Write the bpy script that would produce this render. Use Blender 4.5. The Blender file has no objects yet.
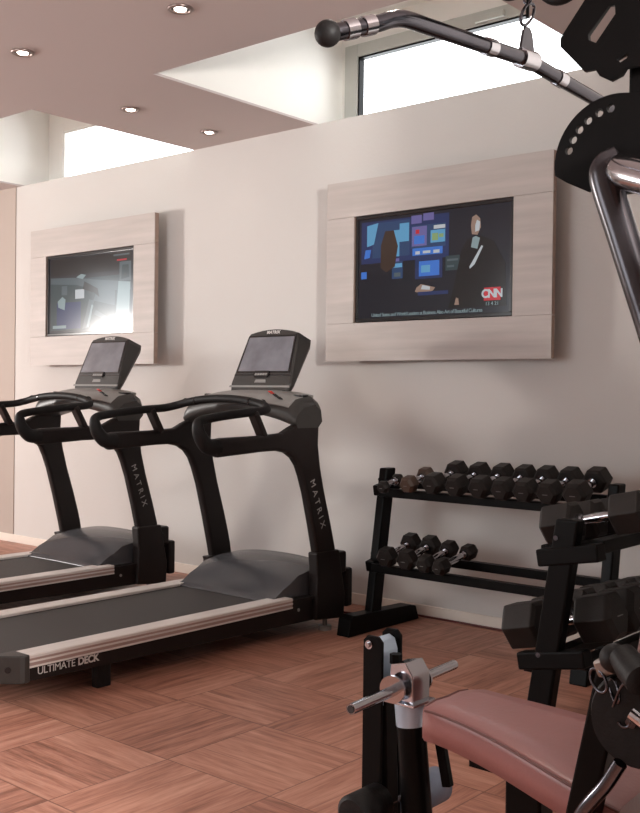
import bpy, bmesh, math, random
from mathutils import Vector, Matrix
random.seed(7)
S = bpy.context.scene
C = S.collection
PI = math.pi
R = math.radians

# ------------------------------------------------------------------ camera, world, lights, exposure
cam_d = bpy.data.cameras.new('camera'); cam = bpy.data.objects.new('camera', cam_d); C.objects.link(cam)
S.camera = cam
yaw, pitch, roll = R(40.38), R(-0.789), R(0.675)
F = Vector((-math.sin(yaw)*math.cos(pitch), math.cos(yaw)*math.cos(pitch), math.sin(pitch)))
r0 = Vector((math.cos(yaw), math.sin(yaw), 0)); u0 = r0.cross(F)
rr = r0*math.cos(roll) + u0*math.sin(roll); uu = -r0*math.sin(roll) + u0*math.cos(roll)
M3 = Matrix((rr, uu, -F)).transposed()
cam.matrix_world = Matrix.Translation((0, 0, 1.2)) @ M3.to_4x4()
cam_d.sensor_fit = 'VERTICAL'; cam_d.sensor_height = 36.0
cam_d.lens = 1031.8/813*36.0
cam_d.clip_start = 0.02; cam_d.clip_end = 100

world = bpy.data.worlds.new('sky'); S.world = world; world.use_nodes = True
bg = world.node_tree.nodes['Background']
bg.inputs['Color'].default_value = (0.93, 0.97, 1.0, 1); bg.inputs['Strength'].default_value = 7.6

def area(name, loc, target, sx, sy, power, color):
    d = bpy.data.lights.new(name, 'AREA'); d.shape = 'RECTANGLE'; d.size = sx; d.size_y = sy
    d.energy = power; d.color = color
    o = bpy.data.objects.new(name, d); C.objects.link(o); o.location = loc
    o.rotation_euler = (Vector(target)-Vector(loc)).to_track_quat('-Z', 'Y').to_euler()
    return o
# unseen area lights outside added wall openings; side lights follow the cast shadows
area('unseen_left_light', (-9.6, 1.2, 1.66), (-3.5, 4.0, 1.4), 0.36, 0.45, 212, (1.0, 0.93, 0.87))
area('unseen_right_light', (1.5, 0.9, 2.0), (-4.0, 4.4, 1.2), 0.28, 0.36, 215, (1.0, 0.97, 0.93))
area('unseen_rear_light', (-4.6, -1.8, 1.7), (-4.6, 3.0, 0.6), 2.4, 1.4, 6, (1.0, 0.96, 0.93))

S.view_settings.view_transform = 'Standard'; S.view_settings.look = 'None'
S.view_settings.exposure = -0.08; S.view_settings.gamma = 1.0; S.view_settings.use_curve_mapping = False

# ------------------------------------------------------------------ materials
def mat(name, col, rough=0.5, metal=0.0, spec=0.5, noise=None, bump=None, emit=None, coat=0.0):
    """noise=(scale, amount, stretch xyz) varies the colour, bump=(scale, strength)"""
    m = bpy.data.materials.new(name); m.use_nodes = True
    nt = m.node_tree; b = nt.nodes['Principled BSDF']
    b.inputs['Base Color'].default_value = (*col, 1); b.inputs['Roughness'].default_value = rough
    b.inputs['Metallic'].default_value = metal; b.inputs['Specular IOR Level'].default_value = spec
    if coat: b.inputs['Coat Weight'].default_value = coat
    tc = nt.nodes.new('ShaderNodeTexCoord')
    if noise:
        mp = nt.nodes.new('ShaderNodeMapping'); mp.inputs['Scale'].default_value = noise[2]
        nt.links.new(tc.outputs['Object'], mp.inputs['Vector'])
        n = nt.nodes.new('ShaderNodeTexNoise'); n.inputs['Scale'].default_value = noise[0]; n.inputs['Detail'].default_value = 5
        nt.links.new(mp.outputs['Vector'], n.inputs['Vector'])
        cr = nt.nodes.new('ShaderNodeValToRGB')
        a = noise[1]
        cr.color_ramp.elements[0].position = 0.3; cr.color_ramp.elements[1].position = 0.7
        cr.color_ramp.elements[0].color = (*[c*(1-a) for c in col], 1)
        cr.color_ramp.elements[1].color = (*[min(1, c*(1+a)) for c in col], 1)
        nt.links.new(n.outputs['Fac'], cr.inputs['Fac']); nt.links.new(cr.outputs['Color'], b.inputs['Base Color'])
    if bump:
        n2 = nt.nodes.new('ShaderNodeTexNoise'); n2.inputs['Scale'].default_value = bump[0]
        nt.links.new(tc.outputs['Object'], n2.inputs['Vector'])
        bp = nt.nodes.new('ShaderNodeBump'); bp.inputs['Strength'].default_value = bump[1]; bp.inputs['Distance'].default_value = 0.01
        nt.links.new(n2.outputs['Fac'], bp.inputs['Height']); nt.links.new(bp.outputs['Normal'], b.inputs['Normal'])
    if emit:
        b.inputs['Emission Color'].default_value = (*emit[0], 1); b.inputs['Emission Strength'].default_value = emit[1]
    return m

def floor_material():
    m = bpy.data.materials.new('basket_weave_wood'); m.use_nodes = True
    nt = m.node_tree; L = nt.links.new; N = nt.nodes.new; b = nt.nodes['Principled BSDF']
    def math_(op, a, c=None, c2=None):
        n = N('ShaderNodeMath'); n.operation = op
        for i, v in enumerate((a, c, c2)):
            if v is None: continue
            if isinstance(v, (int, float)): n.inputs[i].default_value = v
            else: L(v, n.inputs[i])
        return n.outputs[0]
    tc = N('ShaderNodeTexCoord'); sp = N('ShaderNodeSeparateXYZ'); L(tc.outputs['Object'], sp.inputs[0])
    B = 0.457
    u = math_('DIVIDE', math_('ADD', sp.outputs['X'], 2.99+20*B), B)
    v = math_('DIVIDE', math_('ADD', sp.outputs['Y'], -1.775+20*B), B)
    iu, iv = math_('FLOOR', u), math_('FLOOR', v)
    fu, fv = math_('FRACT', u), math_('FRACT', v)
    par = math_('MODULO', math_('ADD', iu, iv), 2.0)      # 0: grain along X, 1: grain along Y
    def mix(f, a, c):
        n = N('ShaderNodeMix'); n.data_type = 'FLOAT'; L(f, n.inputs[0]); L(a, n.inputs[2]); L(c, n.inputs[3]); return n.outputs[0]
    along = mix(par, u, v); across = mix(par, v, u)
    facross = mix(par, fv, fu); falong = mix(par, fu, fv)
    k = 3.0
    pl = math_('FLOOR', math_('MULTIPLY', across, k))
    fp = math_('FRACT', math_('MULTIPLY', across, k))
    cb = N('ShaderNodeCombineXYZ'); L(pl, cb.inputs[0]); L(math_('FLOOR', along), cb.inputs[1]); L(par, cb.inputs[2])
    wn = N('ShaderNodeTexWhiteNoise'); L(cb.outputs[0], wn.inputs['Vector'])
    # streaky grain
    cg = N('ShaderNodeCombineXYZ'); L(math_('MULTIPLY', along, 1.3), cg.inputs[0]); L(math_('MULTIPLY', across, 15.0), cg.inputs[1])
    L(math_('MULTIPLY', wn.outputs['Value'], 37.0), cg.inputs[2])
    n1 = N('ShaderNodeTexNoise'); n1.inputs['Scale'].default_value = 1.0; n1.inputs['Detail'].default_value = 7; n1.inputs['Roughness'].default_value = 0.65
    L(cg.outputs[0], n1.inputs['Vector'])
    cg2 = N('ShaderNodeCombineXYZ'); L(math_('MULTIPLY', along, 5.0), cg2.inputs[0]); L(math_('MULTIPLY', across, 75.0), cg2.inputs[1])
    L(math_('MULTIPLY', wn.outputs['Value'], 11.0), cg2.inputs[2])
    n2 = N('ShaderNodeTexNoise'); n2.inputs['Scale'].default_value = 1.0; n2.inputs['Detail'].default_value = 3
    L(cg2.outputs[0], n2.inputs['Vector'])
    cr = N('ShaderNodeValToRGB'); e = cr.color_ramp.elements
    e[0].position = 0.33; e[0].color = (0.19, 0.074, 0.048, 1)
    e[1].position = 0.72; e[1].color = (0.57, 0.31, 0.225, 1)
    e2 = cr.color_ramp.elements.new(0.5); e2.color = (0.39, 0.175, 0.12, 1)
    f = math_('ADD', math_('MULTIPLY', n1.outputs['Fac'], 0.72), math_('MULTIPLY', n2.outputs['Fac'], 0.28))
    f = math_('ADD', f, math_('MULTIPLY', math_('SUBTRACT', wn.outputs['Value'], 0.5), 0.13))
    L(f, cr.inputs['Fac'])
    # seams
    def edge(x, w): return math_('LESS_THAN', math_('MINIMUM', x, math_('SUBTRACT', 1.0, x)), w)
    seam = math_('MAXIMUM', math_('MULTIPLY', edge(fp, 0.018), 0.45), math_('MAXIMUM', edge(falong, 0.006), edge(facross, 0.006)))
    mx = N('ShaderNodeMix'); mx.data_type = 'RGBA'; L(math_('MULTIPLY', seam, 0.6), mx.inputs[0])
    L(cr.outputs['Color'], mx.inputs[6]); mx.inputs[7].default_value = (0.08, 0.028, 0.018, 1)
    L(mx.outputs[2], b.inputs['Base Color'])
    b.inputs['Roughness'].default_value = 0.42; b.inputs['Specular IOR Level'].default_value = 0.35
    bp = N('ShaderNodeBump'); bp.inputs['Strength'].default_value = 0.12; bp.inputs['Distance'].default_value = 0.004
    L(n1.outputs['Fac'], bp.inputs['Height']); L(bp.outputs['Normal'], b.inputs['Normal'])
    return m

def glass_material():
    m = bpy.data.materials.new('window_glass'); m.use_nodes = True
    nt = m.node_tree; nt.nodes.remove(nt.nodes['Principled BSDF'])
    t = nt.nodes.new('ShaderNodeBsdfTransparent'); g = nt.nodes.new('ShaderNodeBsdfGlossy'); g.inputs['Roughness'].default_value = 0.02
    fr = nt.nodes.new('ShaderNodeFresnel'); fr.inputs['IOR'].default_value = 1.2
    mx = nt.nodes.new('ShaderNodeMixShader'); nt.links.new(fr.outputs[0], mx.inputs[0])
    nt.links.new(t.outputs[0], mx.inputs[1]); nt.links.new(g.outputs[0], mx.inputs[2])
    nt.links.new(mx.outputs[0], nt.nodes['Material Output'].inputs['Surface'])
    return m

M = dict(
    wall=mat('wall_paint', (0.55, 0.52, 0.497), 0.85, noise=(1.2, 0.02, (1, 1, 1)), bump=(60, 0.08)),
    ceiling=mat('ceiling_paint', (0.51, 0.44, 0.42), 0.85, noise=(0.8, 0.02, (1, 1, 1))),
    white=mat('white_paint', (0.85, 0.83, 0.785), 0.7, noise=(2, 0.01, (1, 1, 1))),
    baseboard=mat('baseboard_paint', (0.72, 0.64, 0.57), 0.5, noise=(3, 0.03, (1, 1, 1))),
    floor=floor_material(), glass=glass_material(),
    winframe=mat('grey_window_frame', (0.50, 0.50, 0.46), 0.5, noise=(6, 0.05, (1, 1, 1))),
    board=mat('bleached_wood_board', (0.43, 0.38, 0.355), 0.55, noise=(5, 0.10, (0.35, 1, 5))),
    board_edge=mat('wood_board_edge', (0.34, 0.245, 0.20), 0.6, noise=(5, 0.1, (1, 1, 4))),
    black_gloss=mat('glossy_black_plastic', (0.012, 0.012, 0.013), 0.18, noise=(8, 0.1, (1, 1, 1))),
    frame_black=mat('treadmill_black_frame', (0.013, 0.0095, 0.009), 0.42, spec=0.22, noise=(9, 0.08, (1, 1, 1)), bump=(200, 0.05)),
    plastic=mat('charcoal_plastic', (0.028, 0.025, 0.023), 0.42, spec=0.4, noise=(9, 0.08, (1, 1, 1)), bump=(250, 0.08)),
    hood=mat('grey_motor_hood', (0.055, 0.055, 0.06), 0.27, noise=(5, 0.08, (1, 1, 1))),
    dash=mat('silver_grey_dash', (0.22, 0.21, 0.20), 0.42, noise=(6, 0.05, (1, 1, 1))),
    belt=mat('black_running_belt', (0.032, 0.028, 0.027), 0.6, noise=(140, 0.2, (1, 1, 1)), bump=(300, 0.15)),
    rail=mat('pale_side_rail', (0.62, 0.57, 0.54), 0.4, noise=(60, 0.05, (1, 0.1, 1))),
    rail_side=mat('rail_ribbed_edge', (0.36, 0.26, 0.235), 0.35, metal=0.2, noise=(40, 0.1, (1, 0.1, 1))),
    rubber=mat('black_rubber', (0.009, 0.008, 0.008), 0.55, spec=0.18, noise=(30, 0.15, (1, 1, 1)), bump=(150, 0.1)),
    hexrubber=mat('hex_rubber', (0.016, 0.013, 0.012), 0.5, spec=0.2, noise=(25, 0.15, (1, 1, 1)), bump=(150, 0.1)),
    hexbrown=mat('hex_brown_rubber', (0.06, 0.032, 0.02), 0.5, noise=(25, 0.15, (1, 1, 1))),
    steel_black=mat('black_powder_steel', (0.0035, 0.003, 0.003), 0.38, spec=0.08, noise=(20, 0.1, (1, 1, 1)), bump=(300, 0.04)),
    chrome=mat('chrome', (0.48, 0.48, 0.51), 0.14, metal=1.0, noise=(20, 0.04, (1, 1, 1))),
    chrome_dark=mat('dark_chrome', (0.085, 0.083, 0.095), 0.2, metal=1.0, noise=(20, 0.06, (1, 1, 1))),
    blue_reflection=mat('blue_reflection_steel', (0.36, 0.45, 0.55), 0.3, metal=0.3, noise=(12, 0.06, (1, 1, 1))),  # bluish daylight reflections put into the colour
    seat=mat('rose_brown_vinyl', (0.26, 0.115, 0.11), 0.36, noise=(6, 0.08, (1, 1, 1)), bump=(90, 0.06)),
    seat_side=mat('dark_maroon_vinyl', (0.11, 0.035, 0.03), 0.45, noise=(6, 0.08, (1, 1, 1))),
    text=mat('white_lettering', (0.62, 0.6, 0.58), 0.5),
    text_dim=mat('grey_lettering', (0.15, 0.14, 0.135), 0.5),
    screen=mat('console_display', (0.16, 0.16, 0.18), 0.10, noise=(9, 0.2, (1, 1, 1))),
    red=mat('red_button', (0.55, 0.03, 0.02), 0.4),
    lamp=mat('lamp_glow', (0.9, 0.85, 0.8), 0.5, emit=((1.0, 0.86, 0.74), 14)),
    brass=mat('brushed_steel_ring', (0.30, 0.24, 0.22), 0.3, metal=0.9),
)
def emis(name, col, s):
    return mat(name, tuple(c*0.05 for c in col), 0.15, emit=(col, s*0.7), noise=None)

# ------------------------------------------------------------------ mesh helpers
class MB:
    def __init__(s): s.bm = bmesh.new(); s.slots = []; s.cur = 0
    def use(s, m):
        if m not in s.slots: s.slots.append(m)
        s.cur = s.slots.index(m); return s
    def _faces(s, fs, smooth=False):
        for f in fs: f.material_index = s.cur; f.smooth = smooth
    def box(s, c, size, rot=None, bevel=0.0, seg=2):
        M_ = Matrix.Translation(c) @ (rot.to_4x4() if rot is not None else Matrix.Identity(4)) @ Matrix.Diagonal((*size, 1))
        tmp = bmesh.new(); bmesh.ops.create_cube(tmp, size=1.0, matrix=M_)
        if bevel: bmesh.ops.bevel(tmp, geom=list(tmp.edges), offset=bevel, segments=seg, affect='EDGES', profile=0.5)
        return s._merge(tmp, False)
    def span(s, a, b, bevel=0.0):
        a = Vector(a); b = Vector(b); d = b-a
        return s.box((a+b)/2, (abs(d.x), abs(d.y), abs(d.z)), bevel=bevel)
    def _merge(s, tmp, smooth):
        vm = {v: s.bm.verts.new(v.co) for v in tmp.verts}
        for f in tmp.faces:
            try: nf = s.bm.faces.new([vm[v] for v in f.verts])
            except ValueError: continue
            nf.material_index = s.cur; nf.smooth = smooth if isinstance(smooth, bool) else f.smooth
        tmp.free(); return s
    def bar(s, a, b, w, h, up=(0, 0, 1), bevel=0.0):
        a = Vector(a); b = Vector(b); d = (b-a); z = d.normalized(); x = Vector(up).cross(z)
        if x.length < 1e-4: x = Vector((1, 0, 0))
        x.normalize(); y = z.cross(x)
        rot = Matrix((x, y, z)).transposed()
        return s.box((a+b)/2, (w, h, d.length), rot, bevel)
    def tube(s, pts, r, seg=14, cap=True, smooth=True):
        """tube through points; r a number or a list"""
        pts = [Vector(p) for p in pts]; n = len(pts)
        rs = r if isinstance(r, (list, tuple)) else [r]*n
        t0 = (pts[1]-pts[0]).normalized(); ref = Vector((0, 0, 1)) if abs(t0.z) < 0.9 else Vector((1, 0, 0))
        rings = []
        for i, p in enumerate(pts):
            t = (pts[min(i+1, n-1)]-pts[max(i-1, 0)]).normalized()
            x = ref.cross(t).normalized(); y = t.cross(x); ref = y
            rings.append([s.bm.verts.new(p + (x*math.cos(2*PI*k/seg)+y*math.sin(2*PI*k/seg))*rs[i]) for k in range(seg)])
        for i in range(n-1):
            for k in range(seg):
                f = s.bm.faces.new([rings[i][k], rings[i][(k+1) % seg], rings[i+1][(k+1) % seg], rings[i+1][k]])
                f.material_index = s.cur; f.smooth = smooth
        if cap:
            for ring in (rings[0][::-1], rings[-1]):
                f = s.bm.faces.new([s.bm.verts.new(v.co) for v in ring]); f.material_index = s.cur
        return s
    def cyl(s, a, b, r, seg=24, smooth=True): return s.tube([a, b], r, seg, True, smooth)
    def prism(s, poly, axis, a, b, bevel=0.0, smooth=False):
        """poly of 2-D points extruded along axis ('x','y','z') from a to b"""
        def P(u, v, w):
            return {'x': (w, u, v), 'y': (u, w, v), 'z': (u, v, w)}[axis]
        tmp = bmesh.new()
        va = [tmp.verts.new(P(u, v, a)) for u, v in poly]; vb = [tmp.verts.new(P(u, v, b)) for u, v in poly]
        n = len(poly)
        tmp.faces.new(va); tmp.faces.new(vb[::-1])
        for i in range(n): tmp.faces.new([va[i], vb[i], vb[(i+1) % n], va[(i+1) % n]])
        bmesh.ops.recalc_face_normals(tmp, faces=list(tmp.faces))
        if bevel:
            caps = [e for e in tmp.edges if any(len(f.verts) == n and n != 4 for f in e.link_faces)] if n != 4 else list(tmp.edges)
            bmesh.ops.bevel(tmp, geom=caps, offset=bevel, segments=2, affect='EDGES')
        return s._merge(tmp, smooth)
    def sphere(s, c, r, sc=(1, 1, 1), seg=20):
        tmp = bmesh.new(); bmesh.ops.create_uvsphere(tmp, u_segments=seg, v_segments=seg//2+2, radius=r,
            matrix=Matrix.Translation(c) @ Matrix.Diagonal((*sc, 1)))
        return s._merge(tmp, True)
    def loft(s, rings, closed=True, cap=True, smooth=True):
        vr = [[s.bm.verts.new(p) for p in ring] for ring in rings]
        n = len(vr[0])
        for i in range(len(vr)-1):
            for k in range(n if closed else n-1):
                f = s.bm.faces.new([vr[i][k], vr[i][(k+1) % n], vr[i+1][(k+1) % n], vr[i+1][k]]); f.material_index = s.cur; f.smooth = smooth
        if cap:
            for ring in (vr[0][::-1], vr[-1]):
                f = s.bm.faces.new([s.bm.verts.new(v.co) for v in ring]); f.material_index = s.cur
        return s
    def torus(s, c, R_, r, nrm=(0, 0, 1), seg=28, sg=10, a0=0, a1=2*PI, sc=(1, 1)):
        z = Vector(nrm).normalized(); x = z.orthogonal().normalized(); y = z.cross(x)
        full = abs(a1-a0-2*PI) < 1e-6
        pts = [Vector(c) + x*math.cos(a0+(a1-a0)*i/seg)*R_*sc[0] + y*math.sin(a0+(a1-a0)*i/seg)*R_*sc[1] for i in range(seg+1)]
        return s.tube(pts, r, sg, cap=not full)
    def build(s, name, m=None, parent=None, bevel=0.0):
        if m is not None and not s.slots: s.slots = [m]
        bmesh.ops.recalc_face_normals(s.bm, faces=list(s.bm.faces))
        me = bpy.data.meshes.new(name); s.bm.to_mesh(me); s.bm.free()
        for mm in s.slots: me.materials.append(mm)
        o = bpy.data.objects.new(name, me); C.objects.link(o)
        if parent is not None: o.parent = parent
        if bevel:
            md = o.modifiers.new('bevel', 'BEVEL'); md.width = bevel; md.segments = 3; md.limit_method = 'ANGLE'; md.angle_limit = R(40)
        return o

def tag(o, label=None, cat=None, group=None, kind=None):
    if label: o['label'] = label
    if cat: o['category'] = cat
    if group: o['group'] = group
    if kind: o['kind'] = kind
    return o
def thing(name, loc, label, cat, group=None, rz=0):
    o = bpy.data.objects.new(name, None); C.objects.link(o); o.location = loc; o.rotation_euler = (0, 0, rz)
    o.empty_display_size = 0.1
    return tag(o, label, cat, group)
def structure(o): o['kind'] = 'structure'; return o
def copy_tree(o, parent=None):
    c = o.copy(); C.objects.link(c)
    if parent is not None: c.parent = parent
    for ch in list(o.children): copy_tree(ch, c)
    return c
def smooth_path(ctrl, n=8):
    """Catmull-Rom through control points"""
    P = [Vector(p) for p in ctrl]; P = [2*P[0]-P[1]] + P + [2*P[-1]-P[-2]]
    out = []
    for i in range(1, len(P)-2):
        for k in range(n):
            t = k/n; a, b, c, d = P[i-1], P[i], P[i+1], P[i+2]
            out.append(0.5*((2*b)+(c-a)*t+(2*a-5*b+4*c-d)*t*t+(3*b-a-3*c+d)*t**3))
    out.append(P[-2]); return out
def lettering(name, text, size, m, parent, matrix, extrude=0.0006, bold=0.0, spacing=1.0, align='LEFT'):
    cu = bpy.data.curves.new(name, 'FONT'); cu.body = text; cu.size = size; cu.extrude = extrude; cu.offset = bold
    cu.space_character = spacing; cu.align_x = align; cu.align_y = 'CENTER'
    t = bpy.data.objects.new(name+'_tmp', cu); C.objects.link(t)
    bpy.context.view_layer.update()
    me = bpy.data.meshes.new_from_object(t.evaluated_get(bpy.context.evaluated_depsgraph_get()))
    bpy.data.objects.remove(t); bpy.data.curves.remove(cu)
    me.transform(matrix); me.materials.clear(); me.materials.append(m)
    o = bpy.data.objects.new(name, me); C.objects.link(o); o.parent = parent
    return o
def frame_m(origin, xdir, ydir):
    x = Vector(xdir).normalized(); y = Vector(ydir).normalized(); z = x.cross(y)
    m = Matrix((x, y, z)).transposed().to_4x4(); m.translation = origin; return m
def plate(name, outline, holes, y0, thick, m, parent, bevel=0.0008):
    """flat plate in the XZ plane with real holes"""
    cu = bpy.data.curves.new(name, 'CURVE'); cu.dimensions = '2D'; cu.fill_mode = 'BOTH'; cu.extrude = thick/2; cu.bevel_depth = bevel
    for poly in [outline]+holes:
        sp = cu.splines.new('POLY'); sp.points.add(len(poly)-1); sp.use_cyclic_u = True
        for i, (x, z) in enumerate(poly): sp.points[i].co = (x, z, 0, 1)
    t = bpy.data.objects.new(name+'_tmp', cu); C.objects.link(t); bpy.context.view_layer.update()
    me = bpy.data.meshes.new_from_object(t.evaluated_get(bpy.context.evaluated_depsgraph_get()))
    bpy.data.objects.remove(t); bpy.data.curves.remove(cu)
    me.transform(frame_m((0, y0, 0), (1, 0, 0), (0, 0, 1))); me.materials.clear(); me.materials.append(m)
    o = bpy.data.objects.new(name, me); C.objects.link(o); o.parent = parent
    return o
def circ(cx, cz, r, n=18): return [(cx+r*math.cos(2*PI*i/n), cz+r*math.sin(2*PI*i/n)) for i in range(n)]

# ------------------------------------------------------------------ the room
XL, XR, YB, YW, YO, H = -9.2, 1.3, -1.5, 4.60, 4.85, 2.77
ZT = 3.42
structure(MB().span((XL-.4, YB-.4, -.1), (XR+.4, YO+.15, 0)).build('floor', M['floor']))
structure(MB().span((XL-.1, YW, 0), (XR+.1, YO+.12, H)).build('wall_back', M['wall']))
# unseen side and rear walls; window openings added to let the lights in
def wall_with_hole(name, axis, p0, p1, a0, a1, h0, h1, z0, z1, top):
    b = MB()
    def sp(u0, u1, w0, w1):
        if axis == 'x': b.span((p0, u0, w0), (p1, u1, w1))
        else: b.span((u0, p0, w0), (u1, p1, w1))
    sp(a0, h0, 0, top); sp(h1, a1, 0, top); sp(h0, h1, 0, z0); sp(h0, h1, z1, top)
    return structure(b.build(name, M['wall']))
wall_with_hole('wall_left', 'x', XL-.15, XL, YB, YW, 0.6, 2.0, 1.0, 2.45, H)
wall_with_hole('wall_right', 'x', XR, XR+.15, YB, YW, 0.4, 1.4, 1.4, 2.55, H)
wall_with_hole('wall_rear', 'y', YB-.15, YB, XL-.15, XR+.15, -6.0, -3.2, 0.9, 2.5, H)
# unseen wall step, added to shade the right part of the back wall
structure(MB().span((-1.0, 2.75, 0), (XR, YW, H)).build('added_wall_step', M['wall']))
# dropped ceiling with two window recesses
RX = [(-6.98, -5.02), (-3.98, -2.14)]; RY = 3.37
cb = MB(); cb.use(M['ceiling'])
def ceil_block(a, b):
    cb.use(M['ceiling']).span((a[0], a[1], H), (b[0], b[1], H+.012))  # mauve tint on the underside only
    cb.use(M['white']).span((a[0], a[1], H+.012), (b[0], b[1], ZT))
ceil_block((XL-.15, YB-.15), (XR+.15, RY))
ceil_block((XL-.15, RY), (RX[0][0], YO))
ceil_block((RX[0][1], RY), (RX[1][0], YO))
ceil_block((RX[1][1], RY), (XR+.15, YO))
cb.use(M['white']).span((XL-.15, YB-.15, ZT), (XR+.15, YO+.12, ZT+.1))
structure(cb.build('ceiling'))
# outer wall above the ledge, around the clerestory windows
WZ0, WZ1 = 2.775, 3.26
wins = [(-6.86, -5.10), (-3.93, -2.22)]
ow = MB()
xs = [XL-.15, wins[0][0], wins[0][1], wins[1][0], wins[1][1], XR+.15]
for i in (0, 2, 4): ow.span((xs[i], YO, H), (xs[i+1], YO+.12, ZT))
for a, b in wins: ow.span((a, YO, WZ1), (b, YO+.12, ZT))
structure(ow.build('wall_clerestory', M['white']))
for i, (a, b) in enumerate(wins):
    fr = MB(); t = 0.075; y0, y1 = YO-.012, YO+.06
    fr.span((a-.02, y0, WZ0), (a+t, y1, WZ1+.02), .004); fr.span((b-t, y0, WZ0), (b+.02, y1, WZ1+.02), .004)
    fr.span((a+t, y0, WZ1-.055), (b-t, y1, WZ1+.02), .004); fr.span((a+t, y0, WZ0), (b-t, y1, WZ0+.05), .004)
    w = structure(fr.build('window_%d' % (i+1), M['winframe'] if i else M['white']))  # first frame white: daylight glare put into its colour
    sh = MB(); s0, s1 = YO+.0, YO+.045; q = .010
    sh.span((a+t, s0, WZ0+.05), (a+t+q, s1, WZ1-.055)); sh.span((b-t-q, s0, WZ0+.05), (b-t, s1, WZ1-.055))
    sh.span((a+t, s0, WZ1-.055-q), (b-t, s1, WZ1-.055)); sh.span((a+t, s0, WZ0+.05), (b-t, s1, WZ0+.05+q))
    sh.build('sash', M['steel_black'] if i == 1 else M['white'], w)
    MB().span((a+t+q, YO+.02, WZ0+.07), (b-t-q, YO+.026, WZ1-.075)).build('window_pane', M['glass'], w)
    xm = a + (b-a)*0.58
    MB().span((xm-.09, YO-.035, WZ1-.045), (xm+.09, YO-.012, WZ1-.01), .004).build('window_latch', M['winframe'], w)
# baseboards
bb = MB(); bb.span((XL, YW-.014, 0), (XR, YW, .062), .003)
structure(bb.build('baseboard_back', M['baseboard']))
structure(MB().span((XL, YB, 0), (XL+.014, YW-.014, .062)).build('baseboard_left', M['baseboard']))
# thin sheet at the left wall end, shade put into its tan colour
structure(MB().span((-7.045, YW-.0, 0.0), (-9.2, YW-.006, H)).build('shaded_wall_end_1', mat('shaded_wall_beige', (0.40, 0.335, 0.295), 0.8, noise=(1.5, .02, (1, 1, 1)))))

# downlights
def downlight(x, y, label, power):
    t = thing('recessed_downlight', (x, y, H), label, 'ceiling light', 'recessed downlights in the dropped ceiling')
    MB().torus((0, 0, -.003), .046, .008, seg=32).build('trim_ring', M['brass'], t)
    MB().cyl((0, 0, -.001), (0, 0, -.004), .040, 28).build('reflector', M['chrome_dark'], t)
    MB().sphere((0, 0, -.004), .026, (1, 1, .35)).build('bulb', M['lamp'], t)
    d = bpy.data.lights.new('downlight_beam', 'SPOT'); d.energy = power; d.spot_size = R(110); d.spot_blend = 0.8
    d.color = (1.0, 0.88, 0.78); d.shadow_soft_size = 0.04
    o = bpy.data.objects.new('downlight_beam', d); C.objects.link(o); o.location = (0, 0, -.03); o.parent = t
downlight(-4.20, 2.77, 'small round recessed downlight at the far left of the ceiling', 3)
downlight(-3.21, 2.86, 'small round recessed downlight highest in the photo, nearest the top edge of the picture', 3)
downlight(-4.57, 3.71, 'small round recessed downlight just right of the left window recess', 3)
downlight(-4.59, 4.33, 'small round recessed downlight closest to the wall between the two recesses', 1)

downlight(-1.55, 2.15, 'unseen added downlight above the cable gym seat, high over its top boom', 45)  # lamp added out of view to brighten the seat top

# ------------------------------------------------------------------ wall panels and televisions
def wall_panel(x0, label):
    t = thing('wall_panel', (x0, 4.48, 1.375), label, 'wall panel', 'pale wood surrounds of the televisions')
    W, Hh, th = 1.41, 1.0, .036
    b = MB(); b.use(M['board_edge']).span((0.002, .004, .002), (W-.002, th, .208)).use(M['board']).span((0, 0, 0), (W-.001, .005, .21)); b.build('bottom_board', None, t)
    b = MB(); b.use(M['board_edge']).span((0.002, .004, .802), (W-.002, th, Hh-.002)).use(M['board']).span((0, 0, .80), (W-.001, .005, Hh)); b.build('top_board', None, t)
    for a, c in ((0, .195), (1.195, W)):
        b = MB(); b.use(M['board_edge']).span((a+.002, .004, .2115), (c-.002, th, .7985)).use(M['board']).span((a, 0, .2115), (c-.001, .005, .7985)); b.build('side_board', None, t)
    MB().span((.10, th, .10), (.19, .119, .90)).span((1.20, th, .10), (1.29, .119, .90)).build('wall_batten', M['board_edge'], t)
    return t
wall_panel(-3.772, 'large pale wood wall panel around the right television, above the dumbbell rack')
wall_panel(-6.668, 'large pale wood wall panel around the left television, above the far treadmill')

def poly_on(b, m, pts, lift):   # polygon on the picture: pts in 0..1 picture coordinates
    b.use(m); vs = [b.bm.verts.new((x*TW, -lift, z*TH)) for x, z in pts]
    f = b.bm.faces.new(vs); f.material_index = b.cur
TW, TH = 0.955, 0.545
def rect(x0, z0, x1, z1): return [(x0, z0), (x1, z0), (x1, z1), (x0, z1)]
def tv(x0, label):
    t = thing('television', (x0, 4.487, 1.588), label, 'television', 'flat televisions in wood surrounds')
    b = MB(); W, Hh = .985, .585
    b.span((0, 0, 0), (W, .03, .02), .003); b.span((0, 0, Hh-.02), (W, .03, Hh), .003)
    b.span((0, 0, .02), (.015, .03, Hh-.02), .003); b.span((W-.015, 0, .02), (W, .03, Hh-.02), .003)
    b.build('bezel', M['black_gloss'], t)
    MB().span((.01, .012, .015), (W-.01, .10, Hh-.015)).build('back_housing', M['plastic'], t)
    s = MB().span((.015, .006, .02), (W-.015, .0115, Hh-.02)).build('screen', emis('lcd_glass', (0.010, 0.013, 0.022), 1.0), t)
    return t, s
def picture(t, s, polys, name='broadcast_picture'):
    b = MB()
    for i, (m, pts) in enumerate(polys): poly_on(b, m, pts, 0.0004+i*0.00002)
    o = b.build(name, None, s); o.location = (.015, .006, .02); return o
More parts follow.
